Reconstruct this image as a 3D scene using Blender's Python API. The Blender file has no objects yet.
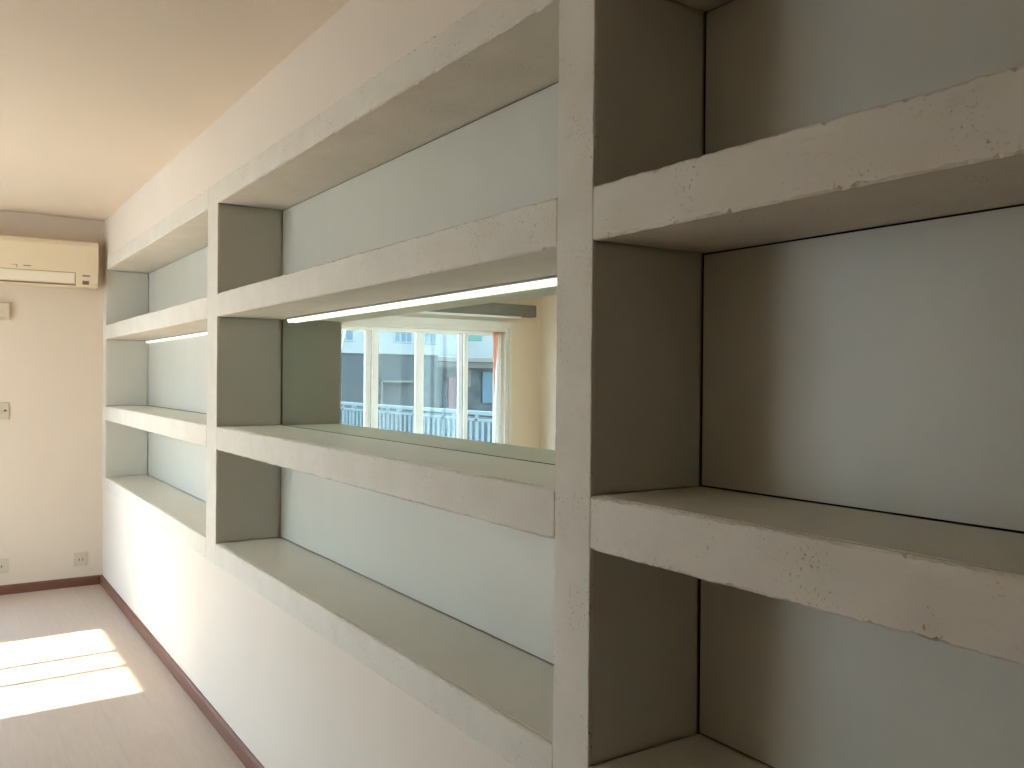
import bpy, bmesh, math, random
from mathutils import Vector, Matrix
random.seed(7)
S = bpy.context.scene
COL = S.collection

# ------------------------------------------------------------------ materials
def new_mat(name):
    m = bpy.data.materials.new(name); m.use_nodes = True
    nt = m.node_tree; b = nt.nodes['Principled BSDF']
    return m, nt, b
def setc(b, c, rough=.6, spec=.5, metal=0):
    b.inputs['Base Color'].default_value = (*c, 1)
    b.inputs['Roughness'].default_value = rough
    b.inputs['Specular IOR Level'].default_value = spec
    b.inputs['Metallic'].default_value = metal
def noise(nt, scale, detail=4, rough=.6, vec=None):
    n = nt.nodes.new('ShaderNodeTexNoise'); n.inputs['Scale'].default_value = scale
    n.inputs['Detail'].default_value = detail; n.inputs['Roughness'].default_value = rough
    if vec: nt.links.new(vec, n.inputs['Vector'])
    return n.outputs['Fac']
def ramp(nt, fac, stops):
    r = nt.nodes.new('ShaderNodeValToRGB'); nt.links.new(fac, r.inputs['Fac'])
    els = r.color_ramp.elements
    while len(els) > 1: els.remove(els[-1])
    els[0].position = stops[0][0]; els[0].color = (*stops[0][1], 1)
    for p, c in stops[1:]:
        e = els.new(p); e.color = (*c, 1)
    return r.outputs['Color']
def mixc(nt, fac, a, b_, mode='MIX'):
    m = nt.nodes.new('ShaderNodeMix'); m.data_type = 'RGBA'; m.blend_type = mode
    for sock, v in ((m.inputs[0], fac), (m.inputs[6], a), (m.inputs[7], b_)):
        if isinstance(v, (int, float)): sock.default_value = v
        elif isinstance(v, tuple): sock.default_value = (*v, 1)
        else: nt.links.new(v, sock)
    return m.outputs[2]
def bump(nt, b, h, strength=.2, dist=.002):
    n = nt.nodes.new('ShaderNodeBump'); n.inputs['Strength'].default_value = strength
    n.inputs['Distance'].default_value = dist
    nt.links.new(h, n.inputs['Height']); nt.links.new(n.outputs['Normal'], b.inputs['Normal'])
def gco(nt, scale=(1, 1, 1)):
    g = nt.nodes.new('ShaderNodeNewGeometry'); mp = nt.nodes.new('ShaderNodeMapping')
    mp.inputs['Scale'].default_value = scale
    nt.links.new(g.outputs['Position'], mp.inputs['Vector'])
    return mp.outputs['Vector']

def plain(name, c, rough=.6, spec=.5, metal=0, var=.0, vs=6):
    m, nt, b = new_mat(name); setc(b, c, rough, spec, metal)
    if var:
        f = noise(nt, vs, 3, .6, gco(nt))
        lo = tuple(x * (1 - var) for x in c); hi = tuple(min(1, x * (1 + var)) for x in c)
        nt.links.new(ramp(nt, f, [(.3, lo), (.7, hi)]), b.inputs['Base Color'])
    return m

PLASTER_C = (.60, .555, .49)
def make_plaster():
    m, nt, b = new_mat('trowelled_plaster'); setc(b, PLASTER_C, .8, .25)
    v = gco(nt)
    f = noise(nt, 7, 5, .6, v)
    base = ramp(nt, f, [(.3, (.59, .55, .475)), (.7, (.65, .61, .535))])
    # small pits and trowel pinholes gathered in clusters
    pit = noise(nt, 170, 2, .5, v)
    clus = noise(nt, 9, 3, .6, v)
    pm = ramp(nt, pit, [(.0, (0, 0, 0)), (.62, (0, 0, 0)), (.68, (1, 1, 1))])
    cm = ramp(nt, clus, [(.50, (0, 0, 0)), (.62, (1, 1, 1))])
    mask = mixc(nt, 1.0, pm, cm, 'MULTIPLY')
    sc = noise(nt, 60, 3, .7, gco(nt, (.35, 1, 1.6)))
    sm = ramp(nt, sc, [(.63, (0, 0, 0)), (.70, (.6, .6, .6))])
    col = mixc(nt, mask, base, (.34, .32, .28))
    col = mixc(nt, sm, col, (.53, .52, .48))
    nt.links.new(col, b.inputs['Base Color'])
    h1 = noise(nt, 45, 6, .65, v)
    h = mixc(nt, mask, h1, (.0, .0, .0))
    bump(nt, b, h, .35, .003)
    return m
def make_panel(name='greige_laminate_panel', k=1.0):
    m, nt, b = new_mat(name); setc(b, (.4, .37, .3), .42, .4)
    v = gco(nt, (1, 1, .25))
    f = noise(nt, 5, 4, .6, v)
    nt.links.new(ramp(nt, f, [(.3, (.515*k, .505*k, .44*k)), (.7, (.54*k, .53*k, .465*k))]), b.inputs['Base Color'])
    return m
def make_paint(name, c, rough=.85):
    m, nt, b = new_mat(name); setc(b, c, rough, .2)
    v = gco(nt)
    f = noise(nt, 2.2, 3, .5, v)
    nt.links.new(ramp(nt, f, [(.3, tuple(x*.985 for x in c)), (.7, tuple(min(1, x*1.01) for x in c))]), b.inputs['Base Color'])
    bump(nt, b, noise(nt, 160, 3, .6, v), .06, .001)
    return m
def make_floor():
    m, nt, b = new_mat('pale_wood_laminate_floor'); setc(b, (.6, .47, .35), .5, .35)
    v = gco(nt)
    br = nt.nodes.new('ShaderNodeTexBrick'); nt.links.new(v, br.inputs['Vector'])
    br.inputs['Scale'].default_value = 1; br.inputs['Brick Width'].default_value = 1.2; br.inputs['Row Height'].default_value = .19
    br.inputs['Mortar Size'].default_value = .0015
    br.inputs['Color1'].default_value = (.55, .445, .36, 1); br.inputs['Color2'].default_value = (.565, .465, .385, 1)
    br.inputs['Mortar'].default_value = (.53, .415, .315, 1)
    g = noise(nt, 6, 6, .65, gco(nt, (1, 9, 1)))
    gc = ramp(nt, g, [(.3, (.9, .9, .9)), (.7, (1.0, 1.0, 1.0))])
    nt.links.new(mixc(nt, 1.0, br.outputs['Color'], gc, 'MULTIPLY'), b.inputs['Base Color'])
    return m
def make_wood(name, a, c):
    m, nt, b = new_mat(name); setc(b, a, .4, .5)
    g = noise(nt, 14, 5, .6, gco(nt, (1, 1, 12)))
    nt.links.new(ramp(nt, g, [(.3, a), (.7, c)]), b.inputs['Base Color'])
    return m
def make_glass():
    m = bpy.data.materials.new('window_glass'); m.use_nodes = True
    nt = m.node_tree; nt.nodes.clear()
    o = nt.nodes.new('ShaderNodeOutputMaterial'); mx = nt.nodes.new('ShaderNodeMixShader')
    t = nt.nodes.new('ShaderNodeBsdfTransparent'); t.inputs[0].default_value = (.93, .97, .96, 1)
    g = nt.nodes.new('ShaderNodeBsdfGlossy'); g.inputs['Roughness'].default_value = .02
    mx.inputs[0].default_value = .015
    nt.links.new(t.outputs[0], mx.inputs[1]); nt.links.new(g.outputs[0], mx.inputs[2]); nt.links.new(mx.outputs[0], o.inputs[0])
    return m
def make_curtain(name, c):
    m = bpy.data.materials.new(name); m.use_nodes = True
    nt = m.node_tree; nt.nodes.clear()
    o = nt.nodes.new('ShaderNodeOutputMaterial'); mx = nt.nodes.new('ShaderNodeMixShader')
    t = nt.nodes.new('ShaderNodeBsdfTranslucent'); g = nt.nodes.new('ShaderNodeBsdfDiffuse')
    t.inputs[0].default_value = (*c, 1); g.inputs[0].default_value = (*c, 1); mx.inputs[0].default_value = .35
    nt.links.new(t.outputs[0], mx.inputs[2]); nt.links.new(g.outputs[0], mx.inputs[1]); nt.links.new(mx.outputs[0], o.inputs[0])
    return m
def make_fill_sheer():
    m = make_curtain('fill_sheer_cloth', (.88, .90, .92))
    nt = m.node_tree
    out = [n for n in nt.nodes if n.type == 'OUTPUT_MATERIAL'][0]; old = out.inputs[0].links[0].from_node
    old.inputs[0].default_value = .8
    return m
def make_emit(name, c, s):
    m, nt, b = new_mat(name); setc(b, (.9, .9, .85), .5)
    b.inputs['Emission Color'].default_value = (*c, 1); b.inputs['Emission Strength'].default_value = s
    return m

M = dict(
    paint_far=make_paint('warm_bounce_wall_paint', (.66, .57, .465)),  # warm light bounced off the floor is tinted into this colour
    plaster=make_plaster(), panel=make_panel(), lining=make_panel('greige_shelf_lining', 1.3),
    paint=make_paint('cream_wall_paint', (.68, .61, .525)),
    ceil=make_paint('cream_ceiling_paint', (.68, .60, .50)),
    floor=make_floor(),
    base=make_wood('reddish_brown_wood', (.13, .048, .028), (.19, .075, .045)),
    dark=plain('dark_carcass', (.022, .015, .010), .9, .1),
    mirror=plain('mirror_silver', (.77, .86, .80), .0, .5, 1.0),
    alu=plain('aluminium_profile', (.30, .29, .25), .5, .5, .3),
    led=make_emit('warm_white_diffuser', (1.0, 1.0, .80), .62),
    upvc=plain('white_window_plastic', (.78, .78, .75), .4, .5, 0, .02),
    trimw=plain('off_white_gloss_paint', (.60, .585, .53), .5, .4, 0, .02),
    glass=make_glass(),
    acw=plain('aged_ivory_plastic', (.74, .63, .45), .45, .4, 0, .02),
    acf=plain('ivory_plastic', (.80, .72, .57), .45, .4),
    acd=plain('brown_grey_plastic', (.23, .16, .09), .6, .3),
    acl=plain('grey_brown_plastic', (.34, .26, .16), .6, .3),
    sock=plain('beige_switch_plastic', (.56, .49, .37), .45, .4),
    sockd=plain('dark_switch_slot', (.10, .08, .06), .6, .3),
    pelmet=plain('dark_grey_pelmet_paint', (.16, .155, .13), .7, .3, 0, .05),
    fac_grey=plain('grey_render_facade', (.052, .054, .053), .9, .1, 0, .05, 2),
    fac_white=plain('white_render_facade', (.155, .155, .15), .9, .1, 0, .02, 2),
    fac_dark=plain('dark_shopfront', (.048, .05, .05), .8, .2, 0, .35, 1.2),
    fac_win=plain('bluish_far_window', (.05, .08, .10), .5, .2),
    fac_green=plain('green_far_window', (.05, .10, .08), .6, .2),
    canopy=plain('grey_canopy', (.10, .095, .085), .8, .2),
    redp=plain('red_panel', (.12, .055, .055), .7, .2),
    rail=plain('white_metal_railing', (.11, .125, .125), .6, .2),
    fence=plain('blue_grey_fence_mesh', (.055, .062, .068), .8, .2, 0, .25, 3),
    terr=plain('beige_terrace_paving', (.07, .065, .055), .8, .2, 0, .1, 3),
    yard=plain('pale_concrete_yard', (.46, .47, .47), .9, .1, 0, .1, .3),
    ground=plain('street_ground', (.16, .155, .14), .9, .1, 0, .15, .3),
    curt=make_curtain('white_curtain_cloth', (.9, .9, .88)),
    sheer=make_fill_sheer(),  # cloth for the added fill window only
    curtp=make_curtain('salmon_curtain_cloth', (.9, .55, .45)),
)

# ------------------------------------------------------------------ mesh helpers
class MB:
    def __init__(s): s.bm = bmesh.new()
    def box(s, x0, x1, y0, y1, z0, z1, bev=0, seg=2, mi=0):
        b = bmesh.new(); bmesh.ops.create_cube(b, size=1)
        for v in b.verts:
            v.co = Vector(((x0+x1)/2 + v.co.x*(x1-x0), (y0+y1)/2 + v.co.y*(y1-y0), (z0+z1)/2 + v.co.z*(z1-z0)))
        if bev: bmesh.ops.bevel(b, geom=b.edges[:], offset=bev, segments=seg, affect='EDGES', profile=.5)
        for f in b.faces: f.material_index = mi
        me = bpy.data.meshes.new('t'); b.to_mesh(me); b.free(); s.bm.from_mesh(me); bpy.data.meshes.remove(me)
        return s
    def loft(s, rings, closed_ends=True, mi=0):
        rv = [[s.bm.verts.new(p) for p in r] for r in rings]
        n = len(rings[0])
        for a, b in zip(rv, rv[1:]):
            for i in range(n):
                f = s.bm.faces.new((a[i], a[(i+1) % n], b[(i+1) % n], b[i])); f.material_index = mi
        if closed_ends:
            s.bm.faces.new(list(reversed(rv[0]))).material_index = mi; s.bm.faces.new(rv[-1]).material_index = mi
        return s
    def build(s, name, mats, parent=None, origin=None, smooth=False):
        if not isinstance(mats, (list, tuple)): mats = [mats]
        bmesh.ops.recalc_face_normals(s.bm, faces=s.bm.faces[:])
        o0 = Vector(origin) if origin else Vector((0, 0, 0))
        if origin is None and parent is not None: o0 = parent.location.copy()
        for v in s.bm.verts: v.co -= o0
        me = bpy.data.meshes.new(name); s.bm.to_mesh(me); s.bm.free()
        for m in mats: me.materials.append(m)
        if smooth:
            for p in me.polygons: p.use_smooth = True
        o = bpy.data.objects.new(name, me); COL.objects.link(o)
        if parent is not None:
            o.parent = parent
            o.location = (0, 0, 0)
        else: o.location = o0
        return o
def sub(o, parent_root):      # a sub-part built in the same local frame
    return o
def thing(name, label, cat, loc, group=None):
    o = bpy.data.objects.new(name, None); COL.objects.link(o); o.location = loc
    o.empty_display_size = .1
    o['label'] = label; o['category'] = cat
    if group: o['group'] = group
    return o
def tag(o, label, cat, group=None):
    o['label'] = label; o['category'] = cat
    if group: o['group'] = group
    return o
def struct(mb, name, mats):
    o = mb.build(name, mats); o['kind'] = 'structure'; return o
def subpart(mb, name, mat, part):
    # part's local frame equals its root's frame (part.location == 0)
    root = part.parent
    org = root.location.copy()
    o = mb.build(name, mat, None, origin=tuple(org)); o.parent = part; o.location = (0, 0, 0)
    return o

# ------------------------------------------------------------------ dimensions (metres)
ZB0, ZB1 = .685, .777        # bottom rail
Z20, Z21 = 1.178, 1.277      # lower shelf
Z10, Z11 = 1.748, 1.847      # upper shelf
ZT0, ZT1 = 2.234, 2.324      # top rail
H = 2.6
D = .278                     # niche depth
FY = -.005                   # frame stands a touch proud of the wall
A = [.129, 2.866, 3.027, 5.469, 5.581, 8.25, 8.38]
RX1 = 9.2; RY = -3.28        # near end wall and opposite wall

# ------------------------------------------------------------------ room shell
struct(MB().box(-.2, RX1+.2, RY-.2, .45, -.12, 0), 'floor', M['floor'])
struct(MB().box(-.2, RX1+.2, RY-.2, .45, H, H+.15), 'ceiling', M['ceil'])
w = MB()
w.box(0, RX1, 0, .40, 0, ZB0)
w.box(0, RX1, 0, .40, ZT1, H)
w.box(A[6], RX1, 0, .40, ZB0, ZT1)
w.box(0, A[6], .292, .40, ZB0, ZT1)
struct(w, 'wall_right', M['paint'])
# far wall with the window opening
WY0, WY1, WZ0, WZ1 = -2.87, -1.00, .45, 1.93
w = MB()
w.box(-.2, 0, WY1, .40, 0, H); w.box(-.2, 0, RY-.2, WY0, 0, H)
w.box(-.2, 0, WY0, WY1, 0, WZ0); w.box(-.2, 0, WY0, WY1, WZ1, H)
struct(w, 'wall_far', M['paint_far'])
# opposite wall with the sunlit window
OX0, OX1, OZ0, OZ1 = 1.31, 2.61, .12, 2.45
w = MB()
CX0, CX1, CZ0, CZ1 = 2.80, 3.66, .45, 2.45  # opening for the added, unseen fill window
w.box(0, OX0, RY-.2, RY, 0, H); w.box(OX1, CX0, RY-.2, RY, 0, H); w.box(CX1, RX1, RY-.2, RY, 0, H)
w.box(CX0, CX1, RY-.2, RY, 0, CZ0); w.box(CX0, CX1, RY-.2, RY, CZ1, H)
w.box(OX0, OX1, RY-.2, RY, 0, OZ0); w.box(OX0, OX1, RY-.2, RY, OZ1, H)
struct(w, 'wall_left', M['paint'])
struct(MB().box(RX1, RX1+.2, RY-.2, .40, 0, H), 'wall_near', M['paint'])

# baseboards: a thin plank with a rounded top lip
def skirting(name, p0, p1, inward, h=.064, t=.014):
    p0, p1, n = Vector(p0), Vector(p1), Vector(inward)
    prof = [(0, 0), (t, 0), (t, h-.010), (t-.003, h-.003), (t-.007, h), (0, h)]
    mb = MB(); mb.loft([[tuple(p + n*a + Vector((0, 0, b))) for a, b in prof] for p in (p0, p1)])
    return struct(mb, name, M['base'])
skirting('baseboard_right', (.0, 0, 0), (RX1, 0, 0), (0, -1, 0))
skirting('baseboard_far', (0, RY+.015, 0), (0, -.015, 0), (1, 0, 0))
skirting('baseboard_left', (.015, RY, 0), (RX1, RY, 0), (0, 1, 0))
skirting('baseboard_near', (RX1, RY+.015, 0), (RX1, -.015, 0), (-1, 0, 0))

# ------------------------------------------------------------------ shelving
def edge_jit(n, amp, base):
    out = []; v = base
    for i in range(n+1):
        v = base + (v-base)*.55 + random.uniform(-1, 1)*amp
        if random.random() < .05: v = base + amp*random.uniform(1.2, 2.6)
        out.append(max(.0008, v))
    return out
def rough_board(mb, x0, x1, z0, z1, y0, y1, step=.008, amp=.0017, base=.0034):
    n = max(2, int((x1-x0)/step)); lo = edge_jit(n, amp, base); hi = edge_jit(n, amp, base)
    rings = []
    for i in range(n+1):
        x = x0+(x1-x0)*i/n; a, b = lo[i], hi[i]
        rings.append([(x, y0, z0+a), (x, y0+a, z0), (x, y1, z0), (x, y1, z1), (x, y0+b, z1), (x, y0, z1-b)])
    return mb.loft(rings)
def rough_post(mb, x0, x1, z0, z1, y0, y1, lx, rx, step=.008, amp=.0007, base=.0018):
    # front lip full width, rear core narrower by lx / rx where the side panels sit
    n = int((z1-z0)/step); lo = edge_jit(n, amp, base); hi = edge_jit(n, amp, base)
    L = .004; rings = []
    for i in range(n+1):
        z = z0+(z1-z0)*i/n; a, b = lo[i], hi[i]
        rings.append([(x0+a, y0, z), (x1-b, y0, z), (x1, y0+b, z), (x1, L, z), (x1-rx, L, z), (x1-rx, y1, z),
                      (x0+lx, y1, z), (x0+lx, L, z), (x0, L, z), (x0, y0+a, z)])
    return mb.loft(rings)
PT = .010
cells = [(ZB1, Z20), (Z21, Z10), (Z11, ZT0)]
def bay(x0, x1, label, mirror_cell, led, step, end_left=None, end_right=None):
    r = thing('shelving_unit', label, 'shelves', (x0, 0, ZB0), 'built-in shelving units along the wall')
    g = .0012
    def bd(name, z0, z1):
        mb = MB(); rough_board(mb, x0+g, x1-g, z0, z1, FY, D+.004, step)
        return mb.build(name, M['plaster'], r)
    bd('top_rail', ZT0, ZT1)
    for nm, z0, z1 in (('bottom_rail', ZB0, ZB1), ('shelf', Z20, Z21), ('shelf', Z10, Z11)):
        o = bd(nm, z0, z1)
        # thin board let into the top, ragged plaster line in front
        n = int((x1-x0-.01)/step); pts = edge_jit(n, .0012, .012)
        mb = MB(); y1 = D-.004
        rings = [[(x0+.004+(x1-x0-.008)*i/n, FY+pts[i], z1-.0005), (x0+.004+(x1-x0-.008)*i/n, y1, z1-.0005),
                  (x0+.004+(x1-x0-.008)*i/n, y1, z1+.0012), (x0+.004+(x1-x0-.008)*i/n, FY+pts[i], z1+.0012)] for i in range(n+1)]
        mb.loft(rings); subpart(mb, 'top_lining', M['lining'], o)
    MB().box(x0-.008, x1+.008, .2855, .2905, ZB0+.01, ZT1-.01).build('backing', M['dark'], r)
    for k, (z0, z1) in enumerate(cells):
        for xa, xb in ((x0-PT, x0), (x1, x1+PT)):
            MB().box(xa, xb, .0045, D-.0045, z0+.0035, z1-.0045).build('side_panel', M['panel'], r)
        if k == 1 and mirror_cell:
            MB().box(x0+.003, x1-.003, D, D+.005, z0+.0025, z1-.002).build('mirror', M['mirror'], r)
        else:
            MB().box(x0+.004, x1-.004, D, D+.005, z0+.004, z1-.004).build('back_panel', M['panel'], r)
    if led:
        la, lb = led
        o = MB().box(la, lb, .256, D-.003, Z10-.0075, Z10-.0005).build('light_strip', M['alu'], r)
        o['label'] = 'lit strip light under the upper shelf'
        mb = MB(); n = 8
        prof = []
        for i in range(n+1):
            t = math.pi*i/n; prof.append((.2655 - .0085*math.cos(t), Z10-.0075 - .0145*math.sin(t)**.7))
        mb.loft([[(x, a, b) for a, b in prof] for x in (la+.001, lb-.001)]); subpart(mb, 'diffuser', M['led'], o)
    for side in (end_left, end_right):
        if side:
            p0, p1, lx, rx = side
            mb = MB(); rough_post(mb, p0, p1, ZB0, ZT1, FY, D+.004, lx, rx); mb.build('end_stile', M['plaster'], r)
    return r
bay(A[0], A[1], 'leftmost plaster shelving unit beside the air conditioner corner, strip light but no mirror',
    False, (A[0]+.02, A[1]-.004), .014, end_left=(.001, A[0]-.001, 0, PT+.0005))
bay(A[2], A[3], 'middle built-in plaster shelving unit with the long mirror and strip light', True, (A[2]+.13, A[3]-.012), .008)
bay(A[4], A[5], 'nearest built-in plaster shelving unit, right of the wide upright, without strip light',
    False, None, .006, end_right=(A[5]+.001, A[6]-.001, PT+.0005, 0))
for xa, xb, lab in ((A[1], A[2], 'far narrow plaster upright left of the mirrored shelving unit'),
                    (A[3], A[4], 'near full-height plaster upright right of the mirrored shelving unit')):
    mb = MB(); rough_post(mb, xa, xb, ZB0, ZT1, FY, D+.004, PT+.0005, PT+.0005, .006)
    tag(mb.build('shelving_upright', M['plaster'], None, origin=((xa+xb)/2, 0, ZB0)), lab, 'shelf divider')

# ------------------------------------------------------------------ windows
def win_far():
    r = bpy.data.objects.new('window_1', None); COL.objects.link(r); r['kind'] = 'structure'; r.location = (0, (WY0+WY1)/2, WZ0)
    X0, X1 = -.14, -.07
    mb = MB()
    mb.box(X0, X1, WY0, WY0+.03, WZ0, WZ1, .003); mb.box(X0, X1, WY1-.04, WY1, WZ0, WZ1, .003)
    mb.box(X0, X1, WY0+.03, WY1-.04, WZ1-.025, WZ1, .003); mb.box(X0, X1, WY0+.03, WY1-.04, WZ0, WZ0+.05, .003)
    mb.build('window_frame', M['upvc'], r)
    # sliding sashes; stile edges measured along the wall
    spans = [(-1.57, -1.04, X0+.005, X0+.032), (-2.04, -1.57, X0+.036, X0+.063), (-2.48, -2.04, X0+.005, X0+.032), (-2.85, -2.48, X0+.036, X0+.063)]
    for (a, b, xa, xb) in spans:
        s = MB(); t = .056 if a > -2.3 else .042
        s.box(xa, xb, a, a+(t if a > -2.7 else .018), WZ0+.05, WZ1-.022, .004); s.box(xa, xb, b-t, b, WZ0+.05, WZ1-.022, .004)
        s.box(xa, xb, a+.018, b-t, WZ1-.036, WZ1-.022, .003); s.box(xa, xb, a+.018, b-t, WZ0+.05, WZ0+.11, .004)
        so = s.build('window_sash', M['upvc'], r)
        subpart(MB().box((xa+xb)/2-.002, (xa+xb)/2+.002, a+.016, b-t+.004, WZ0+.105, WZ1-.034), 'pane', M['glass'], so)
    c = MB(); cw = .075
    for (w0, th) in ((0, .014), (.035, .024)):
        c.box(.0, th, WY0-cw, WY0-w0, WZ0-.02, WZ1+cw*1.3, .003)
        c.box(.0, th, WY1+w0, WY1+cw, WZ0-.02, WZ1+cw*1.3, .003)
        c.box(.0, th, WY0-w0+.0, WY1+w0, WZ1+w0, WZ1+cw*1.3, .003)
    c.build('window_casing', M['trimw'], r)
    MB().box(-.07, .06, WY0-cw, WY1+cw, WZ0-.045, WZ0-.0, .006).build('window_sill', M['trimw'], r)
win_far()
def win_opp():
    r = bpy.data.objects.new('window_2', None); COL.objects.link(r); r['kind'] = 'structure'; r.location = ((OX0+OX1)/2, RY, OZ0)
    Y0, Y1 = RY-.14, RY-.07
    mb = MB()
    mb.box(OX0, OX0+.04, Y0, Y1, OZ0, OZ1, .003); mb.box(OX1-.04, OX1, Y0, Y1, OZ0, OZ1, .003)
    mb.box(OX0+.04, OX1-.04, Y0, Y1, OZ1-.04, OZ1, .003); mb.box(OX0+.04, OX1-.04, Y0, Y1, OZ0, OZ0+.05, .003)
    mb.build('window_frame', M['upvc'], r)
    for xm in (1.84, 2.13):
        MB().box(xm-.022, xm+.022, Y0+.02, Y0+.045, OZ0+.05, OZ1-.04, .003).build('mullion', M['upvc'], r)
    for a, b in ((OX0+.035, 1.833), (1.857, 2.123), (2.147, OX1-.035)):
        MB().box(a, b, Y0+.03, Y0+.034, OZ0+.045, OZ1-.035).build('pane', M['glass'], r)
    MB().box(OX0-.05, OX1+.05, RY-.07, RY+.06, OZ0-.045, OZ0, .006).build('window_sill', M['trimw'], r)
win_opp()
def win_fill():
    r = bpy.data.objects.new('fill_window', None); COL.objects.link(r); r['kind'] = 'structure'; r.location = ((CX0+CX1)/2, RY, CZ0)  # unseen window added only to bring daylight to the nearest shelving unit
    Y0, Y1 = RY-.14, RY-.07; xm = (CX0+CX1)/2
    mb = MB()
    mb.box(CX0, CX0+.04, Y0, Y1, CZ0, CZ1, .003); mb.box(CX1-.04, CX1, Y0, Y1, CZ0, CZ1, .003); mb.box(xm-.02, xm+.02, Y0, Y1, CZ0+.05, CZ1-.04, .003)
    mb.box(CX0+.04, CX1-.04, Y0, Y1, CZ1-.04, CZ1, .003); mb.box(CX0+.04, CX1-.04, Y0, Y1, CZ0, CZ0+.05, .003)
    mb.build('window_frame', M['upvc'], r)
    for a, b in ((CX0+.035, xm-.018), (xm+.018, CX1-.035)):
        MB().box(a, b, Y0+.03, Y0+.034, CZ0+.045, CZ1-.035).build('pane', M['glass'], r)
    MB().box(CX0-.04, CX1+.04, RY-.07, RY+.04, CZ0-.045, CZ0-.002, .006).build('window_sill', M['trimw'], r)
    # closed sheer in the added window's reveal, diffusing its daylight
    n = 160; rows = []
    for z in (CZ0+.01, (CZ0+CZ1)/2, CZ1-.01):
        fr = [(CX0+.004+(CX1-CX0-.008)*i/n, RY-.03+.012*math.sin(i/n*2*math.pi*20), z) for i in range(n+1)]
        rows.append(fr+[(p[0], p[1]-.001, p[2]) for p in reversed(fr)])
    mb = MB(); mb.loft(rows)
    mb.build('fill_curtain', M['sheer'], r)
win_fill()

# pelmet above the far window
t = thing('window_pelmet', 'dark grey pelmet box above the far window, seen in the mirror', 'pelmet', (0, -2.1, 2.06))
MB().box(.001, .10, -3.16, -1.02, 2.075, 2.185, .006).build('pelmet_box', M['pelmet'], t)
MB().box(.02, .085, -3.0, -1.06, 2.060, 2.0745, .003).build('curtain_track', M['upvc'], t)

# curtain bunched against the far window's left reveal
t = thing('curtain', 'narrow white curtain with salmon band, bunched at the side of the far window', 'curtain', (-.06, -2.82, WZ0))
def curtain(mb, ya, yb, z0, z1, yat=None, ybt=None, waves=2.5, amp=.008, x=-.05, th=.002):
    n = 28; m = 24; rows = []
    yat = ya if yat is None else yat; ybt = yb if ybt is None else ybt
    for j in range(m+1):
        f = j/m; z = z0+(z1-z0)*f; e = f**1.6
        a = ya*(1-e)+yat*e; b = yb*(1-e)+ybt*e
        front = [(x + amp*math.sin(i/n*waves*2*math.pi), a+(b-a)*i/n, z) for i in range(n+1)]
        back = [(p[0]-th, p[1], p[2]) for p in reversed(front)]
        rows.append(front+back)
    mb.loft(rows)
mb = MB(); curtain(mb, -2.862, -2.79, WZ0+.004, WZ1-.004, -2.862, -2.835, 2); mb.build('curtain_panel', M['curt'], t, smooth=True)
mb = MB(); curtain(mb, -2.789, -2.783, WZ0+.7, WZ1-.004, -2.834, -2.77, 1.5, .005); mb.build('curtain_band', M['curtp'], t, smooth=True)

# ------------------------------------------------------------------ air conditioner
AY0, AY1, AZ0, AZ1, AX = -.90, -.062, 2.098, 2.418, .20
t = thing('air_conditioner', 'ivory wall-mounted air conditioner high on the far wall', 'air conditioner', (0, (AY0+AY1)/2, AZ0))
prof = [(.001, AZ0+.02), (.001, AZ1-.002), (.06, AZ1), (.165, AZ1), (.190, AZ1-.012), (AX, AZ1-.04), (AX+.002, 2.21), (AX, 2.125), (AX-.012, 2.100), (AX-.04, AZ0), (.05, AZ0)]
mb = MB(); ys = [AY0, AY0+.006, AY1-.006, AY1]
def shr(p, k):
    cx, cz = .1, 2.25
    return (cx+(p[0]-cx)*k, cz+(p[1]-cz)*k)
rings = []
for y, k in zip(ys, (.965, 1, 1, .965)):
    rings.append([(max(.001, shr(p, k)[0]), y, shr(p, k)[1]) for p in prof])
mb.loft(rings).build('body', M['acw'], t)
mb = MB(); mb.box(AX-.003, AX+.0045, AY0+.13, -.213, 2.118, 2.190, .004)
lo = mb.build('louver_flap', M['acf'], t)
MB().box(AX-.01, AX+.003, AY0+.12, -.205, 2.106, 2.1145, 0).build('air_outlet', M['acd'], t)
MB().box(AX-.003, AX+.0033, AY0+.12, -.2065, 2.1915, 2.1945).build('seam', M['acl'], t)
MB().box(AX-.003, AX+.0033, -.211, -.2065, 2.12, 2.191).build('seam', M['acl'], t)
MB().box(AX-.003, AX+.0037, -.165, -.118, 2.170, 2.182, .001).build('indicator', M['acl'], t)
MB().box(AX-.003, AX+.0037, -.165, -.124, 2.116, 2.142, .001).build('indicator', M['acd'], t)
MB().box(AX-.003, AX+.0037, -.52, -.475, 2.217, 2.2225).build('clip', M['acd'], t)
mb = MB(); mb.box(AX-.003, AX+.0037, -.588, -.556, 2.2205, 2.2235); mb.box(AX-.003, AX+.0037, -.562, -.556, 2.206, 2.2235); mb.build('clip', M['acl'], t)

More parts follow.
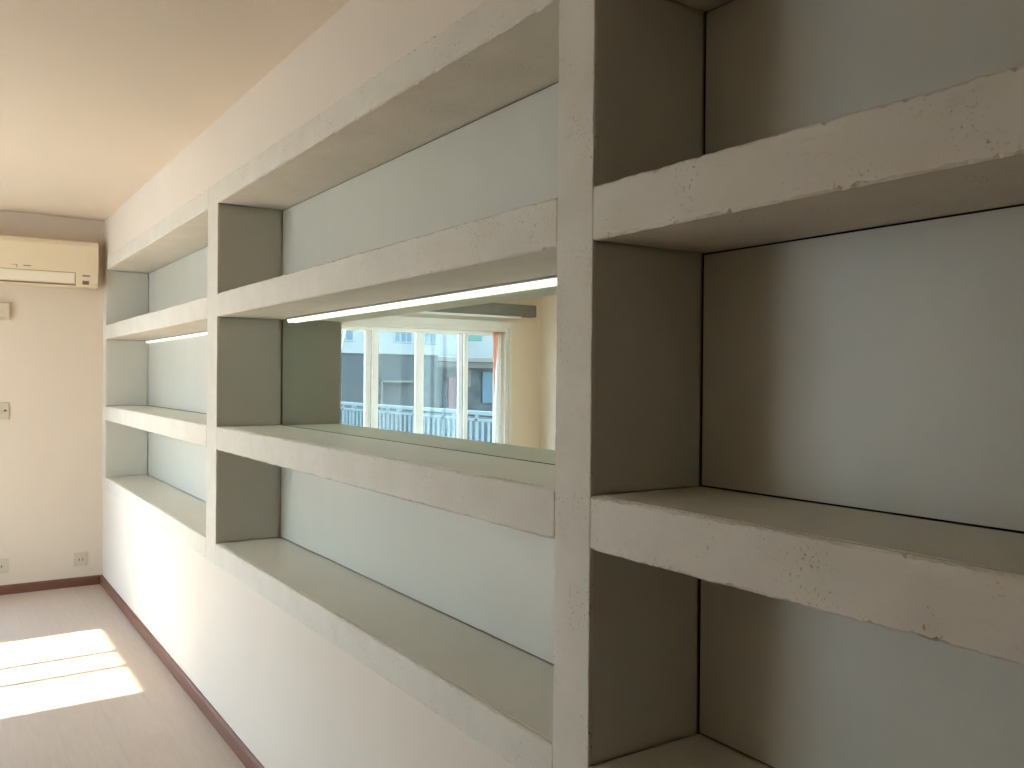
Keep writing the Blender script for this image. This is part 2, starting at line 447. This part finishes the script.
# ------------------------------------------------------------------ switches and sockets on the far wall
def plate(name, label, cat, y0, y1, z0, z1, kind):
    t = thing(name, label, cat, (0, (y0+y1)/2, z0))
    MB().box(.001, .009, y0, y1, z0, z1, .002).build('face_plate', M['sock'], t)
    cy, cz = (y0+y1)/2, (z0+z1)/2
    if kind == 'socket':
        mb = MB(); w_ = .026
        mb.box(.009, .013, cy-.032, cy+.032, cz-.030, cz+.030, .003); mb.build('socket_body', M['sock'], t)
        for dy in (-.011, .011):
            MB().box(.0128, .0138, cy+dy-.003, cy+dy+.003, cz-.010, cz+.006).build('socket_slot', M['sockd'], t)
    elif kind == 'switch':
        MB().box(.009, .015, cy-.03, cy+.012, cz-.025, cz+.025, .003).build('rocker', M['sock'], t)
        MB().box(.009, .012, y1-.030, y1-.014, cz-.004, cz+.008, .001).build('indicator', M['sockd'], t)
    elif kind == 'box':
        MB().box(.009, .035, y0+.004, y1-.010, z0+.012, z1-.008, .005).build('cover', M['sock'], t)
plate('wall_control', 'beige square control box under the air conditioner', 'control box', -.70, -.577, 1.862, 1.985, 'box')
plate('light_switch', 'beige switch plate halfway up the far wall', 'switch', -.70, -.587, 1.19, 1.305, 'switch')
plate('wall_socket', 'beige socket low on the far wall, nearest the room corner', 'socket', -.183, -.097, .142, .240, 'socket')
plate('wall_socket', 'beige socket low on the far wall, at the left edge of the photo', 'socket', -.69, -.582, .145, .245, 'socket')

# ------------------------------------------------------------------ outside, seen through the far window in the mirror
GZ = -3.2
tag(MB().box(-70, -.25, -60, 40, GZ-.2, GZ).build('street', M['ground'], None, origin=(-30, -10, GZ)), 'grey street ground outside', 'ground')['kind'] = 'structure'
o = MB().box(-.2, 40, -60, RY-.25, GZ-.2, GZ).build('yard', M['yard'], None, origin=(20, -30, GZ)); o['kind'] = 'structure'

t = thing('apartment_building', 'near building with grey lower wall and white upper storey across the street', 'building', (-32, -5, GZ))
MB().box(-34, -30, -18.55, 12, GZ, 2.60).build('lower_wall', M['fac_grey'], t)
MB().box(-34, -29.93, -18.58, 12, 2.60, 9.5).build('upper_wall', M['fac_white'], t)
for ya, yb in ((-17.15, -16.15), (-18.45, -17.75), (-14.2, -13.0), (-10.5, -9.3)):
    f = MB().box(-29.96, -29.90, ya, yb, 3.12, 4.6, .02).build('window', M['fac_white'], t)
    n = 3; w_ = (yb-ya-.08*(n+1))/n
    pm = MB()
    for i in range(n):
        a = ya+.08+i*(w_+.08); pm.box(-29.90, -29.89, a, a+w_, 3.2, 4.5)
    subpart(pm, 'pane', M['fac_win'], f)
MB().box(-29.99, -29.7, -17.1, -15.6, 1.30, 1.38).build('ledge', M['canopy'], t)
MB().box(-29.99, -29.9, -15.64, -15.56, -.5, 1.30).build('downpipe', M['canopy'], t)

t = thing('shop_building', 'farther pale building with canopy above a dark ground floor', 'building', (-47, -30, GZ))
MB().box(-52, -45.0, -44, -20, 2.95, 9.5).build('upper_wall', M['fac_white'], t)
MB().box(-52, -45.2, -44, -20, GZ, 2.55).build('ground_floor', M['fac_dark'], t)
MB().box(-45.6, -43.8, -44, -20, 2.62, 2.95, .03).build('canopy', M['canopy'], t)
MB().box(-45.18, -45.02, -44, -20, 2.25, 2.62).build('fascia', M['fac_white'], t)
for ya, yb in ((-30.2, -29.1), (-33.2, -32)):
    MB().box(-45.05, -44.97, ya, yb, 4.12, 5.4, .02).build('window', M['fac_green'], t)
for ya, yb, za, zb, mt in ((-28.1, -27.6, -.6, 1.6, 'redp'), (-29.35, -28.75, .9, 2.1, 'canopy'), (-31.2, -30.3, -.2, 2.0, 'fac_win'), (-27.4, -27.15, -1, 1.3, 'fence')):
    MB().box(-45.19, -45.05, ya, yb, za, zb, .02).build('shop_panel', M[mt], t)

t = thing('terrace', 'low beige terrace slab with railing outside the far window', 'terrace', (-7, -5.5, GZ))
t['kind'] = 'structure'
MB().box(-14, -3.2, -9, -5.1, GZ, .12).build('slab', M['terr'], t)
t = thing('terrace_railing', 'white metal railing with close balusters outside the far window', 'railing', (-8, -5.2, .12))
MB().box(-13.5, -3.3, -5.23, -5.17, .955, 1.015, .008).build('handrail', M['rail'], t)
MB().box(-13.5, -3.3, -5.215, -5.185, .86, .90, .004).build('middle_rail', M['rail'], t)
MB().box(-13.5, -3.3, -5.215, -5.185, .20, .24, .004).build('bottom_rail', M['rail'], t)
x = -3.32; k = 0
while x > -13.5 and k < 60:
    wd = .03 if k % 6 else .06
    MB().box(x-wd/2, x+wd/2, -5.215, -5.185, .12 if wd > .05 else .24, .86 if wd < .05 else .955).build('baluster' if wd < .05 else 'post', M['rail'], t)
    x -= .17; k += 1
t = thing('fence', 'blue grey mesh fence panel behind the terrace railing', 'fence', (-9, -6.4, .12))
MB().box(-14, -4.9, -6.42, -6.38, .12, .82).build('mesh_panel', M['fence'], t)
for x in (-14, -11.7, -9.4, -7.1, -4.9):
    MB().box(x-.04, x+.04, -6.45, -6.35, .12, .9, .006).build('fence_post', M['rail'], t)

# bare tree close to the street
t = thing('bare_tree', 'bare branching tree in front of the white facade', 'tree', (-24, -10.7, GZ))
mb = MB()
def branch(p, d, L, r, depth):
    q = p + d*L
    u = d.orthogonal().normalized(); v = d.cross(u)
    mb.loft([[tuple(c + (u*math.cos(a)+v*math.sin(a))*rr) for a in [i*math.pi/3 for i in range(6)]] for c, rr in ((p, r), (q, r*.65))])
    if depth:
        for k in range(3 if depth > 1 else 2):
            nd = (d + Vector((random.uniform(-.6, .6), random.uniform(-.6, .6), random.uniform(-.1, .5)))).normalized()
            branch(q, nd, L*random.uniform(.6, .8), r*.6, depth-1)
branch(Vector((-24, -10.9, GZ)), Vector((.0, .02, 1)).normalized(), 4.6, .09, 5)
mb.build('trunk_and_branches', plain('grey_bark', (.28, .27, .25), .9, .1), t)

# ------------------------------------------------------------------ light
sun = bpy.data.lights.new('sun', 'SUN'); so = bpy.data.objects.new('sun', sun); COL.objects.link(so)
so.location = (2, -8, 6)
el = math.atan((2.41)/(3.28-.05)); d = Vector((-.04, 1, 0)).normalized()*math.cos(el) + Vector((0, 0, -math.sin(el)))
so.rotation_euler = d.to_track_quat('-Z', 'Y').to_euler()
SUN, SKY, EXPO = 24.0, 7.7, 0.78
sun.energy = SUN; sun.color = (1, .81, .60); sun.angle = math.radians(.6)
wd = bpy.data.worlds.new('sky'); S.world = wd; wd.use_nodes = True
nt = wd.node_tree; bg = nt.nodes['Background']
tc = nt.nodes.new('ShaderNodeTexCoord'); sp = nt.nodes.new('ShaderNodeSeparateXYZ')
nt.links.new(tc.outputs['Generated'], sp.inputs[0])
c = ramp(nt, sp.outputs['Z'], [(0, (.80, .95, 1.12)), (.12, (.72, .89, 1.08)), (.35, (.48, .68, .96)), (1, (.32, .5, .82))])
nt.links.new(c, bg.inputs['Color']); bg.inputs['Strength'].default_value = SKY

# ------------------------------------------------------------------ camera
F = Vector((-0.83405114, 0.55165971, -0.00550095)); R = Vector((0.55160842, 0.83405911, 0.00857685)); U = R.cross(F)
cam = bpy.data.cameras.new('camera'); co = bpy.data.objects.new('camera', cam); COL.objects.link(co)
mt = Matrix((R, U, -F)).transposed().to_4x4(); mt.translation = Vector((6.843, -1.015, 1.491))
co.matrix_world = mt
cam.sensor_width = 36; cam.lens = 874.7/1024*36; cam.clip_start = .01; cam.clip_end = 300
S.camera = co
S.view_settings.view_transform = 'Standard'; S.view_settings.look = 'None'
S.view_settings.gamma = 1; S.view_settings.exposure = EXPO; S.view_settings.use_curve_mapping = False
S.cycles.max_bounces = 14; S.cycles.diffuse_bounces = 8; S.cycles.transparent_max_bounces = 16
